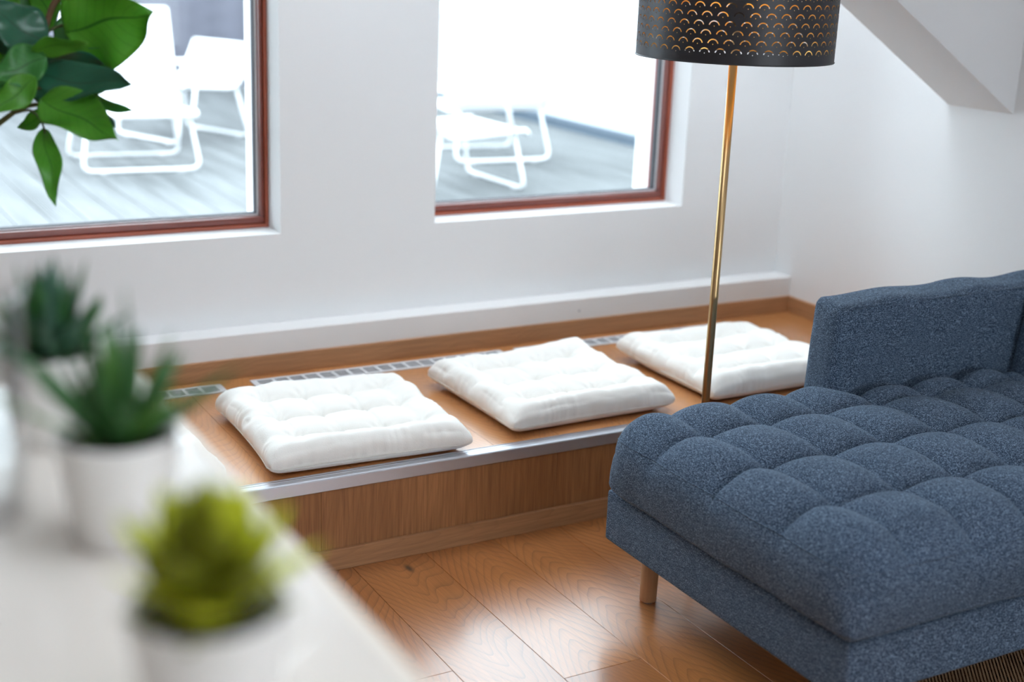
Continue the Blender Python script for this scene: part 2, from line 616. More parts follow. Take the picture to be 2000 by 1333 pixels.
SK = .056
for (x0, x1) in ((XL, XR - .012),):
    o = board('baseboard_back', x1 - x0, SK, .011, M_skirt)
    o.rotation_euler = Matrix(((0, 1, 0), (0, 0, 1), (1, 0, 0))).to_euler()
    o.location = ((x0 + x1) / 2, YL - .0055, ZB + SK / 2)
    struct(o)
o = board('baseboard_right', YL - YB, SK, .011, M_skirt)
o.rotation_euler = Matrix(((0, 0, 1), (0, 1, 0), (-1, 0, 0))).to_euler()
o.location = (XR - .0055, (YL + YB) / 2, ZB + SK / 2)
struct(o)
o = board('baseboard_right_low', YB - YN, SK, .011, M_skirt)
o.rotation_euler = Matrix(((0, 0, 1), (0, 1, 0), (-1, 0, 0))).to_euler()
o.location = (XR - .0055, (YN + YB) / 2, SK / 2)
o.name = 'baseboard_side'
struct(o)

# sloping boxed rafter on the right wall
sl = .62
poly = [(XR + .01, 1.0), (XR + .01, 1.62), (XR - (ZC - 1.62) / sl, ZC), (XR - (ZC - 1.0) / sl, ZC)]
bm = bmesh.new()
fa = [bm.verts.new((x, 2.628, z)) for x, z in poly]
fb = [bm.verts.new((x, 2.87, z)) for x, z in poly]
bm.faces.new(fa)
bm.faces.new(fb[::-1])
for i in range(4):
    bm.faces.new((fa[i], fa[(i + 1) % 4], fb[(i + 1) % 4], fb[i]))
struct(bm_obj('trim_2', bm, M_beam))

# floor: subfloor plus every laminate plank
fl = struct(box('floor', (XL, YN, -.2), (XR, YB + .05, -.011), M_backing))
PW = .1875
plank_mesh = {}
off = Vector(fl.location)


def plank(x, y0, y1):
    L = y1 - y0
    key = round(L, 3)
    if key not in plank_mesh:
        bm = bmesh.new()
        g = .00035
        add_box(bm, (-PW / 2 + g, -L / 2 + g, -.008), (PW / 2 - g, L / 2 - g, 0), .0006, 1)
        plank_mesh[key] = bm_obj('plank', bm, M_floorw, fl)
        o = plank_mesh[key]
    else:
        o = plank_mesh[key].copy()
        COL.objects.link(o)
    o.location = Vector((x + PW / 2, (y0 + y1) / 2, 0)) - off


LP = 1.29
joint = {0: 2.028, -1: 1.62, 1: 1.50, 2: 2.35, 3: 1.2, -2: 2.15, -3: 2.5, 4: 2.0, 5: 1.5}
k = 0
x = 1.314
for i in range(-30, 10):
    x = 1.314 + i * PW
    if x < XL: continue
    x2 = min(x + PW, XR)
    j = joint.get(i, .3 + (i * .53) % 1.29)
    ys = [YB]
    while j > YB - .05: j -= LP
    yy = j
    ys.append(yy)
    while yy > YN:
        yy -= LP
        ys.append(max(yy, YN))
    if x + PW > XR + .01: continue
    for a, b in zip(ys, ys[1:]):
        if a - b > .05: plank(x, b, a)

# ------------------------------------------------------------------ raised window bench
bench = tag(empty('window_bench', (0.74, YB, 0)), 'low oak platform bench with a grey metal front edge under the windows', 'bench')
bo = Vector(bench.location)


def bpart(o):
    o.parent = bench
    o.location = Vector(o.location) - bo
    return o


bpart(box('bench_core', (XL, YB + .012, 0), (XR, YW, ZB - .009), M_backing))
xs_ = [XL + .02 + i * .1875 for i in range(60)]
for i, x in enumerate(xs_):
    w_ = min(.1875, XR - x)
    if w_ < .03: break
    o = board('top_board', YL - YB - .034, w_ - .0005, .009, M_benchw, None, .0005)
    o.location = (x + w_ / 2, (YL + YB + .034) / 2, ZB - .0045)
    bpart(o)
# riser boards, grain vertical
rx = [XL, -2.2, -.2, .42, 1.0535, 1.68, 2.31, XR]
rot_up = Matrix(((1, 0, 0), (0, 0, -1), (0, 1, 0))).to_euler()   # local Y -> world Z
for a, b in zip(rx, rx[1:]):
    bm = bmesh.new()
    add_box(bm, (-(b - a) / 2 + .0003, -.1, -.006), ((b - a) / 2 - .0003, .1, .006), .0006, 1)
    o = bm_obj('front_panel', bm, M_riser)
    o.rotation_euler = rot_up
    o.location = ((a + b) / 2, YB + .006, .1)
    bpart(o)
o = board('bench_skirting', XR - XL, .052, .011, M_skirt)
o.rotation_euler = Matrix(((0, 1, 0), (0, 0, 1), (1, 0, 0))).to_euler()
o.location = ((XR + XL) / 2, YB - .0055, .026)
bpart(o)
# aluminium nosing with ridges, profile in YZ extruded along X
prof = [(.036, .0), (.036, .0022), (.030, .0030), (.0292, .0014), (.0276, .0014), (.0268, .0032), (.018, .0036), (.0172, .0020),
        (.0160, .0020), (.0150, .0038), (.0, .0038), (-.004, .0028), (-.0055, .0005), (-.0055, -.026), (-.0035, -.028), (.0, -.028),
        (.0, -.002), (.010, -.002)]
bm = bmesh.new()
A = [bm.verts.new((XL, YB + y, ZB + z)) for y, z in prof]
B = [bm.verts.new((XR, YB + y, ZB + z)) for y, z in prof]
for i in range(len(prof)):
    j = (i + 1) % len(prof)
    bm.faces.new((A[i], A[j], B[j], B[i]))
bm.faces.new(A)
bm.faces.new(B[::-1])
o = bm_obj('edge_strip', bm, M_alu)
o['label'] = 'grey aluminium nosing strip'
bpart(o)

# ventilation grilles let into the bench
def make_grille(L, D=.066, n=17):
    root = empty('vent_grille')
    H = .003
    bm = bmesh.new()
    e = .010
    bx0, bx1 = -L / 2 + .018, L / 2 - .018
    add_box(bm, (-L / 2, -D / 2, 0), (L / 2, -D / 2 + e, H), .0006, 1)
    add_box(bm, (-L / 2, D / 2 - e, 0), (L / 2, D / 2, H), .0006, 1)
    add_box(bm, (-L / 2, -D / 2 + e, 0), (bx0, D / 2 - e, H))
    add_box(bm, (bx1, -D / 2 + e, 0), (L / 2, D / 2 - e, H))
    cw = (bx1 - bx0) / n
    for k in range(1, n):
        xc = bx0 + k * cw
        add_box(bm, (xc - .0045, -D / 2 + e, 0), (xc + .0045, D / 2 - e, H))
    bm_obj('grille_frame', bm, M_grille, root)
    bm = bmesh.new()
    for k in range(n):
        a = bx0 + k * cw + (.0045 if k else 0)
        b = bx0 + (k + 1) * cw - (.0045 if k < n - 1 else 0)
        for q in range(4):
            yc = -D / 2 + e + (q + 1) * (D - 2 * e) / 5
            add_box(bm, (a, yc - .0012, .0003), (b, yc + .0012, H - .0010))
    s = bm_obj('grille_slats', bm, M_grille, root)
    s['kind'] = 'stuff'
    o = mesh_obj('slot_shade', [(-L / 2 + .003, -D / 2 + .003, .0004), (L / 2 - .003, -D / 2 + .003, .0004), (L / 2 - .003, D / 2 - .003, .0004),
                          (-L / 2 + .003, D / 2 - .003, .0004)], [(0, 1, 2, 3)], M_backing, root)  # flat dark sheet standing in for the shade below the slats
    return root


gl_lab = ['pale slotted vent grille in the bench behind the leftmost cushions, mostly behind the plants',
          'long pale vent grille in the bench behind the front cushions, between the two others',
          'pale vent grille in the bench behind the far cushion beside the lamp pole']
g0 = make_grille(.785)
for i, xc in enumerate((1.055 - .3925, 1.137 + .3925, 1.968 + .3925)):
    g = g0 if i == 0 else copy_tree(g0)
    g.location = (xc, 3.392, ZB + .0003)
    tag(g, gl_lab[i], 'vent', 'vent grilles along the bench')

# ------------------------------------------------------------------ windows
def ring_profile(name, x0, x1, z0, z1, w, ya, yb, mat, parent, bev=.003, ws=None):
    ws = ws or w
    bm = bmesh.new()
    add = lambda lo, hi: add_box(bm, lo, hi, bev, 2)
    add((x0, ya, z0), (x1, yb, z0 + w))
    add((x0, ya, z1 - w), (x1, yb, z1))
    add((x0, ya, z0 + w), (x0 + ws, yb, z1 - w))
    add((x1 - ws, ya, z0 + w), (x1, yb, z1 - w))
    return bm_obj(name, bm, mat, parent)


for i, (a, b) in enumerate(WINS):
    w = struct(empty('window_%d' % (i + 1), ((a + b) / 2, YW + .1, WZ0)))
    po = -Vector(w.location)
    parts = []
    za = WZ0
    parts.append(ring_profile('frame', a, b, za, WZ1, .011, 3.655, 3.745, M_mahog2, w))
    parts.append(ring_profile('sash', a + .011, b - .011, za + .011, WZ1 - .011, .020, 3.662, 3.735, M_mahog, w, .004, .011))
    parts.append(ring_profile('glazing_bead', a + .022, b - .022, za + .031, WZ1 - .031, .0045, 3.682, 3.715, M_bead, w, .0006))
    parts.append(ring_profile('gasket', a + .0265, b - .0265, za + .0355, WZ1 - .0355, .002, 3.686, 3.712, M_gasket, w, .0003))
    bm = bmesh.new()
    add_box(bm, (a + .024, 3.700, za + .033), (b - .024, 3.704, WZ1 - .033))
    parts.append(bm_obj('pane', bm, M_pane, w))
    for p in parts: p.location = po

# ------------------------------------------------------------------ terrace outside
ZD = .2
deck = struct(box('floor_terrace', (-3, YO, -.2), (7, 16, ZD - .03), M_line))
do = Vector(deck.location)
bw = .143
dm = None
for i in range(62):
    x = -2.6 + i * (bw + .005)
    if x > 4.95: break
    if dm is None:
        bm = bmesh.new()
        g = bw / 2
        # grooved top
        n = 11
        pts = []
        for q in range(n):
            xa = -g + q * 2 * g / n
            xb = -g + (q + 1) * 2 * g / n
            pts += [(xa + .0015, 0), (xb - .003, 0), (xb - .0024, -.0022), (xb - .0004, -.0022)]
        pts = [(-g, -.02)] + [(-g, -.002)] + pts + [(g, -.002), (g, -.02)]
        A = [bm.verts.new((px_, -6.1, pz)) for px_, pz in pts]
        B = [bm.verts.new((px_, 6.1, pz)) for px_, pz in pts]
        for q in range(len(pts)):
            r_ = (q + 1) % len(pts)
            bm.faces.new((A[q], A[r_], B[r_], B[q]))
        dm = bm_obj('deck_board', bm, M_deck, deck)
        o = dm
    else:
        o = dm.copy()
        COL.objects.link(o)
    o.location = Vector((x + bw / 2, YO + 6.1, ZD)) - do

XW = 4.966
pw = struct(box('wall_terrace', (XW, YO - .2, ZD - .1), (XW + .25, 16, 3.0), M_white_out))
for nm, lo, hi, mt in (('plinth', (XW - .012, YO, ZD), (XW + .01, 15, ZD + .045), M_plinth),
                       ('joint_line', (XW - .006, YO, ZD + .045), (XW + .01, 15, ZD + .053), M_line),
                       ('flashing', (XW - .016, YO, ZD + .053), (XW + .01, 15, ZD + .078), M_plinth2),
                       ('wall_band', (XW - .02, YO, .86), (XW + .01, 15, .905), M_white_out)):
    o = box(nm, lo, hi, mt)
    o.location = Vector(o.location) - Vector(pw.location)
    o.parent = pw
# dark timber screen closing the terrace
sc_ = struct(empty('wall_screen', (0, 11.0, ZD)))
sm = None
for i in range(28):
    if sm is None:
        bm = bmesh.new()
        add_box(bm, (-4.5, -.012, 0), (4.5, .012, .1418), .001, 1)
        sm = bm_obj('board', bm, M_screen, sc_)
        o = sm
    else:
        o = sm.copy()
        COL.objects.link(o)
    o.location = (.45, 0, .01 + i * .142)
    if i > 13: break
for xx in (-4.4, -2.4, -.4, 1.6, 3.3):
    bm = bmesh.new()
    add_box(bm, (xx, .014, 0), (xx + .07, .08, 2.1))
    bm_obj('post', bm, M_screen, sc_)


# ------------------------------------------------------------------ terrace chairs
def make_chair(back_h=.86, SH=.30):
    root = empty('terrace_chair')
    W = .285
    wing = min(.2, (back_h - SH) * .36)
    sides = []
    # front and rear hoops: legs splay down to a bar on the deck
    for nm, y, yt in (('front_leg_hoop', -.27, -.22), ('rear_leg_hoop', .27, .2)):
        bm = bmesh.new()
        pts = [(-W + .03, yt, SH), (-W - .018, y, .014), (W + .018, y, .014), (W - .03, yt, SH)]
        tube(bm, fillet(pts, .06, 5), .0105, 8)
        o = bm_obj(nm, bm, M_white_metal, root, True)
        for sx in (-1, 1):
            bm = bmesh.new()
            add_box(bm, (sx * .2 - .02, y - .008, 0), (sx * .2 + .02, y + .008, .01), .002, 1)
            bm_obj('glide', bm, M_white_metal, o)
    # seat and back frame outline, and the woven bands
    tb = back_h
    path = [(-.29, SH - .005), (-.27, SH + .012), (.17, SH - .02), (.25, SH + .06), (.25 + (tb - SH) * .36, tb)]
    prof_ = fillet([Vector((0, y, z)) for y, z in path], .09, 6)
    bm = bmesh.new()
    for sx in (-1, 1):
        tube(bm, [Vector((sx * W, p.y, p.z)) for p in prof_], .012, 8)
    for p in (prof_[0], prof_[-1]):
        tube(bm, [(-W, p.y, p.z), (W, p.y, p.z)], .012, 8)
    # side wings
    for sx in (-1, 1):
        tube(bm, fillet([(sx * W, -.2, SH + .0), (sx * (W + .04), -.12, SH + wing), (sx * (W + .04), .2, SH + wing * 1.2), (sx * W, .3, SH + wing * 1.25)], .07, 5), .011, 8)
    bm_obj('seat_frame', bm, M_white_metal, root, True)
    bm = bmesh.new()
    L = 0
    seg = []
    for a, b in zip(prof_, prof_[1:]): seg.append((b - a).length)
    tot = sum(seg)
    n = int(tot / .021)

    def pos(s):
        for a, b, l in zip(prof_, prof_[1:], seg):
            if s <= l: return a + (b - a) * (s / l), (b - a).normalized()
            s -= l
        return prof_[-1], (prof_[-1] - prof_[-2]).normalized()
    for k in range(n):
        p, t = pos((k + .5) * tot / n)
        q = t.cross(Vector((1, 0, 0))) * .003
        h = t * .0075
        v = [bm.verts.new((sx * W, (p + s1 * h + s2 * q).y, (p + s1 * h + s2 * q).z)) for sx in (-1, 1) for s1, s2 in ((-1, -1), (1, -1), (1, 1), (-1, 1))]
        for i in range(4):
            bm.faces.new((v[i], v[(i + 1) % 4], v[4 + (i + 1) % 4], v[4 + i]))
    for k in range(25):
        xx = -W + .012 + k * (2 * W - .024) / 24
        tube(bm, [Vector((xx, p.y, p.z)) for p in prof_], .0042, 4)
    o = bm_obj('woven_seat', bm, M_white_weave, root)
    o['kind'] = 'stuff'
    return root


c1 = make_chair(.80)
c1.location = (1.80, 7.30, ZD)
c1.rotation_euler.z = R(-4)
tag(c1, 'white woven chair facing the left window, in front of the other on the deck', 'chair')
c2 = make_chair(.56, .33)
c2.location = (2.36, 8.30, ZD)
c2.rotation_euler.z = R(-90 + 22)
tag(c2, 'low-backed white woven chair at right in the left window, turned sideways', 'chair')
c3 = copy_tree(c1)
c3.location = (3.83, 7.10, ZD)
c3.rotation_euler.z = R(180 - 4)
tag(c3, 'white woven chair seen from behind in the right window, nearest the white wall', 'chair')
c4 = copy_tree(c1)
c4.location = (3.17, 6.24, ZD)
c4.rotation_euler.z = R(92)
tag(c4, 'white woven chair at the left edge of the right window, legs on the deck', 'chair')


# ------------------------------------------------------------------ soft bodies
def rounded_grid(hx, hy, hz, nx, ny, nz):
    """closed surface of a box, welded; returns base points (numpy) and quads"""
    pts = {}
    P = []
    F = []

    def idx(i, j, k):
        key = (i, j, k)
        if key not in pts:
            pts[key] = len(P)
            P.append((-hx + 2 * hx * i / nx, -hy + 2 * hy * j / ny, -hz + 2 * hz * k / nz))
        return pts[key]
    for i in range(nx):
        for j in range(ny):
            F.append((idx(i, j, nz), idx(i + 1, j, nz), idx(i + 1, j + 1, nz), idx(i, j + 1, nz)))
            F.append((idx(i, j, 0), idx(i, j + 1, 0), idx(i + 1, j + 1, 0), idx(i + 1, j, 0)))
    for i in range(nx):
        for k in range(nz):
            F.append((idx(i, 0, k), idx(i + 1, 0, k), idx(i + 1, 0, k + 1), idx(i, 0, k + 1)))
            F.append((idx(i, ny, k), idx(i, ny, k + 1), idx(i + 1, ny, k + 1), idx(i + 1, ny, k)))
    for j in range(ny):
        for k in range(nz):
            F.append((idx(0, j, k), idx(0, j, k + 1), idx(0, j + 1, k + 1), idx(0, j + 1, k)))
            F.append((idx(nx, j, k), idx(nx, j + 1, k), idx(nx, j + 1, k + 1), idx(nx, j, k + 1)))
    return np.array(P), F


def cellcoord(v, lines):
    """-1..1 inside each cell between tuft lines; outer cells fade to 0 (no crease on the outside)"""
    out = np.zeros_like(v)
    L = sorted(lines)
    for a, b in zip(L, L[1:]):
        mk = (v >= a) & (v < b)
        out[mk] = (v[mk] - a) / (b - a) * 2 - 1
    h0 = (L[1] - L[0]) / 2
    mk = v < L[0]
    out[mk] = np.clip(1 - (L[0] - v[mk]) / h0, 0, 1)
    mk = v >= L[-1]
    out[mk] = np.clip(1 - (v[mk] - L[-1]) / h0, 0, 1)
    return out


def rbox(P, hx, hy, hz, r, rz=None):
    """project onto a rounded box; returns positions and normals"""
    rz = rz or r
    inner = np.array([hx - r, hy - r, max(hz - rz, .0005)])
    c = np.clip(P, -inner, inner)
    d = P - c
    sc = np.array([r, r, rz])
    dn = d / sc
    l = np.linalg.norm(dn, axis=1, keepdims=True)
    l[l < 1e-9] = 1
    # blend so a face point keeps full height
    q = dn / l
    pos = c + q * sc
    nrm = q / sc
    nrm /= np.maximum(np.linalg.norm(nrm, axis=1, keepdims=True), 1e-9)
    return pos, nrm


def fbm(P, s, seed=0.0):
    return np.array([mnoise.noise(Vector((p[0] * s + seed, p[1] * s - seed, p[2] * s + seed * .3))) for p in P])


# --- seat cushions
def seat_cushion(name, seed, size=(.505, .478), th=.072, lift=None):
    hx, hy, hz = size[0] / 2, size[1] / 2, th / 2
    nx, ny, nz = 92, 96, 10
    P, F = rounded_grid(hx, hy, hz, nx, ny, nz)
    colx = [-.162, -.054, .054, .162]
    rowy = [-.140, 0.0, .140]
    rr = random.Random(seed)
    colx = [c + rr.uniform(-.006, .006) for c in colx]
    rowy = [c + rr.uniform(-.006, .006) for c in rowy]

    def f(P):
        pos, nrm = rbox(P, hx, hy, hz, .034, hz)
        u, v = P[:, 0] / hx, P[:, 1] / hy
        a = cellcoord(P[:, 0], colx)
        b = cellcoord(P[:, 1], rowy)
        inx = np.clip((1 - np.abs(u)) / .12, 0, 1)
        iny = np.clip((1 - np.abs(v)) / .12, 0, 1)
        wob = fbm(P, 13, seed + 9) * .12
        a = np.clip((a + wob * (a != 0)), -1, 1) * np.clip((.140 + .050 - np.abs(P[:, 1])) / .06, .62, 1)
        b = np.clip((b + wob * (b != 0)), -1, 1) * np.clip((.162 + .045 - np.abs(P[:, 0])) / .06, .72, 1)
        D1, D2, D3 = .014, .012, .016
        dome = D1 * np.sqrt(np.maximum((1 - a * a) * (1 - b * b), 0)) + D2 * (1 - np.abs(b) ** 2.5) + D3 * (1 - (np.abs(a) * np.abs(b)) ** 6)
        top = np.clip(nrm[:, 2], 0, 1) ** .7
        dz = (dome - (D1 + D2 + D3)) * top
        for cxx in colx:
            for ryy in rowy:
                rad = np.sqrt((P[:, 0] - cxx) ** 2 + (P[:, 1] - ryy) ** 2)
                th_ = np.arctan2(P[:, 1] - ryy, P[:, 0] - cxx)
                dz = dz - (.012 * np.exp(-rad / .016) + .0025 * np.sin(th_ * 7 + cxx * 90 + seed) * np.exp(-((rad - .022) / .016) ** 2)) * top
        # generous loft in the outer roll
        edge = np.exp(-((1 - np.maximum(np.abs(u), np.abs(v))) / .16 - 1.0) ** 2)
        dz = dz + .007 * edge * top
        pos = pos.copy()
        pos[:, 2] += dz
        # gathered folds: run inwards from each edge
        k = np.where(np.abs(u) > np.abs(v), P[:, 1], P[:, 0])
        w = np.clip(np.maximum(np.abs(u), np.abs(v)) - .55, 0, .45) / .45
        n1 = np.array([mnoise.noise(Vector((kk * 31 + 2.5 * mnoise.noise(Vector((kk * 9, seed, 0))), seed * 3.1 + (5 if abs(uu) > abs(vv) else 0) + (3 if (uu > 0) == (vv > 0) else 0), ww * 1.2)))
                       for kk, uu, vv, ww in zip(k, u, v, w)])
        n2 = fbm(P, 26, seed)
        n3 = fbm(P, 7, seed + 4)
        n3e = fbm(P, 11, seed + 14)
        side = np.clip(1 - np.abs(nrm[:, 2]) * .6, 0, 1)
        amt = (-.0085 * np.abs(n1) ** .8 * w * np.clip(.5 + 1.6 * n3e, .05, 1) + .0030 * n2 + .0055 * n3) * (nrm[:, 2] > -.35)
        pos += nrm * amt[:, None]
        # waist in the sides, ears at the corners
        sx = 1 - .030 * (1 - v * v) + .030 * np.abs(u * v) ** 5
        sy = 1 - .030 * (1 - u * u) + .030 * np.abs(u * v) ** 5
        pos[:, 0] *= sx
        pos[:, 1] *= sy
        cr = np.abs(u * v) ** 4
        pos[:, 2] = (pos[:, 2]) * (1 - .45 * cr) - .006 * cr
        pos[:, 2] = np.maximum(pos[:, 2], -hz)
        if lift is not None:
            for (lu, lv, lh) in lift:
                d2 = ((u - lu) ** 2 + (v - lv) ** 2)
                pos[:, 2] += lh * np.exp(-d2 / .22)
        pos[:, 2] += hz
        return pos
    pos = f(P)
    root = mesh_obj(name, pos, F, M_cotton, None, True)
    # stitched seam round the side
    n = 150
    ring = []
    for q in range(n):
        t = q / n * 4
        s, w = int(t), t - int(t)
        c = -1 + 2 * w
        xy = ((c, -1), (1, c), (-c, 1), (-1, -c))[s]
        ring.append((xy[0] * hx, xy[1] * hy, -hz * .45))
    rp = f(np.array(ring))
    bm = bmesh.new()
    tube(bm, [Vector(p) * 1.0 for p in rp], .0014, 5, closed=True)
    bm_obj('seam', bm, M_seam, root, True)
    return root


cl = ['leftmost white tufted cushion on the bench, only its right tip showing past the plants',
      'white tufted cushion at front left of the bench, at the metal edge',
      'white tufted cushion in the middle of the bench with its far corner raised',
      'white tufted cushion behind the brass lamp pole at the far end of the bench']
pl = [(.588, 2.947, 2, 3), (1.207, 2.940, -2.5, 11), (1.829, 2.981, 1.5, 23), (2.458, 2.985, .5, 37)]
lifts = [None, None, [(1, 1, .022), (-1, 1, .006)], [(-1, 1, .012)]]
for i, (x, y, a, sd) in enumerate(pl):
    c = seat_cushion('seat_cushion', sd, lift=lifts[i])
    c.location = (x, y, ZB + .0005 + (.0035 if y < 2.99 else 0))
    c.rotation_euler.z = R(a)
    tag(c, cl[i], 'cushion', 'white tufted cushions on the bench')

# ------------------------------------------------------------------ sofa
SX0, SX1, SY0, SY1 = 1.575, 2.86, 1.529, 2.30
sofa = tag(empty('chaise_sofa', (1.9, 1.9, 0)), 'blue-grey tufted fabric chaise sofa on round oak legs', 'sofa')
so = Vector(sofa.location)


def spart(o):
    o.parent = sofa
    o.location = Vector(o.location) - so
    return o


fr = box('sofa_base', (SX0, SY0, .142), (SX1, SY1, .262), M_sofa, bevel=.010, seg=3, smooth=True)
spart(fr)
# armrest: softly padded slab
def pad(name, lo, hi, r, dens=.012, puff=.004, seed=1.0, shear=None):
    c = np.array([(a + b) / 2 for a, b in zip(lo, hi)])
    h = np.array([(b - a) / 2 for a, b in zip(lo, hi)])
    n = [max(8, int(2 * q / dens)) for q in h]
    P, F = rounded_grid(*h, *n)
    pos, nrm = rbox(P, *h, r)
    u = P / h
    fb = fbm(pos, 9, seed)
    bulge = np.sqrt(np.clip((1 - u[:, 0] ** 2) + (1 - u[:, 1] ** 2) + (1 - u[:, 2] ** 2) - 0, 0, 2)) / 1.41
    pos = pos + nrm * (fb * .003 + bulge * puff)[:, None]
    if shear: pos = shear(pos, u)
    o = mesh_obj(name, pos, F, M_sofa, None, True)
    o.location = tuple(c)
    return o


def arm_shear(p, u):
    p[:, 0] += (u[:, 0] < 0) * (u[:, 1]) * .012
    p[:, 1] += (u[:, 1] > 0) * (-u[:, 2]) * .008
    # slack along the top
    p[:, 2] += (u[:, 2] > .6) * .004 * np.sin(u[:, 0] * 9)
    return p


arm = pad('armrest', (2.118, 2.198, .262), (2.88, 2.318, .651), .020, shear=arm_shear, seed=3)
spart(arm)
bm = bmesh.new()
for (yy,) in ((2.2005,),):
    pts = [(2.1225, yy, .30), (2.1225, yy, .626), (2.145, yy, .6445), (2.84, yy, .6445)]
    tube(bm, fillet(pts, .022, 5), .0028, 6)
o = bm_obj('piping', bm, M_sofa, None, True)
o.parent = arm
o.location = -Vector(arm.location) - so
def back_shear(p, u):
    p[:, 0] += (u[:, 2] + 1) * .022
    return p


bk = pad('backrest', (2.665, SY0 - .0, .262), (2.90, 2.196, .645), .035, shear=back_shear, seed=8)
spart(bk)
for (x, y) in ((1.66, 2.235), (1.66, 1.60), (2.78, 2.235), (2.78, 1.60)):
    bm = bmesh.new()
    lathe(bm, [(0, .003), (.0180, .003), (.0192, .006), (.0205, .143), (0, .143)], 32)
    g = bm_obj('leg', bm, M_leg, None, True, (x + .0, y, 0))
    spart(g)
    bm = bmesh.new()
    lathe(bm, [(0, 0), (.014, 0), (.0145, .004), (0, .004)], 20)
    bm_obj('glide', bm, M_bead, g, True)

# tufted mattress-like seat
cx0, cx1, cy0, cy1 = 1.548, 2.70, 1.508, 2.288
hx, hy, hz = (cx1 - cx0) / 2, (cy1 - cy0) / 2, .100
ccx, ccy, ccz = (cx0 + cx1) / 2, (cy0 + cy1) / 2, .262 + hz
P, F = rounded_grid(hx, hy, hz, 230, 156, 30)
colx = [1.685 + .157 * k - ccx for k in range(7)]
rowy = [v - ccy for v in (1.712, 1.908, 2.105)]


def sofa_f(P):
    pos, nrm = rbox(P, hx, hy, hz, .090, .090)
    lo_, ln_ = rbox(P, hx, hy, hz, .034, .060)
    tt = (np.clip(-P[:, 2] / hz, 0, 1) ** .8)[:, None]
    pos = pos * (1 - tt) + lo_ * tt
    nrm = nrm * (1 - tt) + ln_ * tt
    nrm /= np.maximum(np.linalg.norm(nrm, axis=1, keepdims=True), 1e-9)
    X, Y = P[:, 0], P[:, 1]
    # continue the creases down the sides with the unwrapped position
    a = cellcoord(X, colx)
    b = cellcoord(Y, rowy)
    aa, bb = 1 - a * a, 1 - b * b
    D1, D2 = .025, .021
    s = np.sqrt(np.maximum(aa * bb, 0))
    dome = D1 * s ** .8 + D2 * .5 * (np.maximum(aa, 0) ** .6 + np.maximum(bb, 0) ** .6)
    down = np.clip((pos[:, 2] + hz) / (2 * hz), 0, 1)      # 1 top, 0 bottom
    upn = np.clip(nrm[:, 2], 0, 1)
    wgt = np.where(upn > .02, .12 + .88 * upn ** .8, .12) * np.clip(down * 1.6 - .35, 0, 1)
    d = (dome - (D1 + D2)) * wgt
    n1 = fbm(pos, 11, 2.2)
    n2 = fbm(pos, 30, 5.2)
    d = d + .003 * n1 + .0009 * n2 * (1 - upn)
    # little gathers where the outer creases run over the edge
    d = d + .007 * np.clip(1 - np.abs(nrm[:, 2]), 0, 1) * (1 - ((pos[:, 2]) / hz) ** 2)
    pos = pos + nrm * d[:, None]
    # crown of the whole cushion
    pos[:, 2] += .010 * np.clip(1 - (X / hx) ** 2, 0, 1) * np.clip(1 - (Y / hy) ** 2, 0, 1) * upn
    pos[:, 2] = np.maximum(pos[:, 2], -hz)
    # narrow beside the armrest
    wx = np.clip((pos[:, 0] + ccx - 2.07) / .05, 0, 1)
    lim = 2.197 - ccy
    yy = pos[:, 1]
    sq = np.where(yy > lim - .10, lim - .10 + (yy - (lim - .10)) * (.10 / (hy + .012 - lim + .10)), yy)
    pos[:, 1] = yy * (1 - wx) + sq * wx
    # and stop at the back
    return pos


pos = sofa_f(P)
o = mesh_obj('seat_cushion', pos, F, M_sofa, None, True)
o.location = (ccx, ccy, ccz)
spart(o)
# seam running round the upper edge of the cushion's end
ring = []
for (xa, ya), (xb, yb), n in (((-1, 1), (-1, -1), 60), ((-1, -1), (1, -1), 80)):
    for q in range(n):
        t = q / (n - 1)
        ring.append(((xa + (xb - xa) * t) * hx, (ya + (yb - ya) * t) * hy, .040))
rp = sofa_f(np.array(ring))
bm = bmesh.new()
tube(bm, [Vector(p) for p in rp], .0016, 5)
s_ = bm_obj('seam', bm, M_sofa, o, True)

# ------------------------------------------------------------------ rug
rug = empty('woven_rug', (2.9, 1.0, 0))
tag(rug, 'dark brown woven rug in the bottom right corner beneath the sofa', 'rug')
bm = bmesh.new()
add_box(bm, (1.85, -.6, .0003), (3.05, 1.56, .005))
o = bm_obj('rug_backing', bm, M_rug)
o.parent = rug
o.location = -Vector(rug.location)
# woven knots in rows near the picture
V, Fc = [], []
rr = random.Random(5)
for i in range(64):
    for j in range(90):
        x = 1.86 + i * .0092 + (j % 2) * .0046
        y = 1.30 + j * .0055
        z = .005
        w, l, h = .0042, .0024, .0035
        b0 = len(V)
        V += [(x - w, y, z), (x, y - l, z), (x + w, y, z), (x, y + l, z), (x - w * .4, y, z + h), (x + w * .4, y, z + h)]
        Fc += [(b0, b0 + 1, b0 + 4), (b0 + 1, b0 + 5, b0 + 4), (b0 + 1, b0 + 2, b0 + 5), (b0 + 2, b0 + 3, b0 + 5), (b0 + 3, b0 + 4, b0 + 5), (b0 + 3, b0, b0 + 4)]
o = mesh_obj('rug_weave', V, Fc, plain('brown_jute', (.22, .13, .07), .9, var=.5), rug)
o['kind'] = 'stuff'
o.location = -Vector(rug.location)

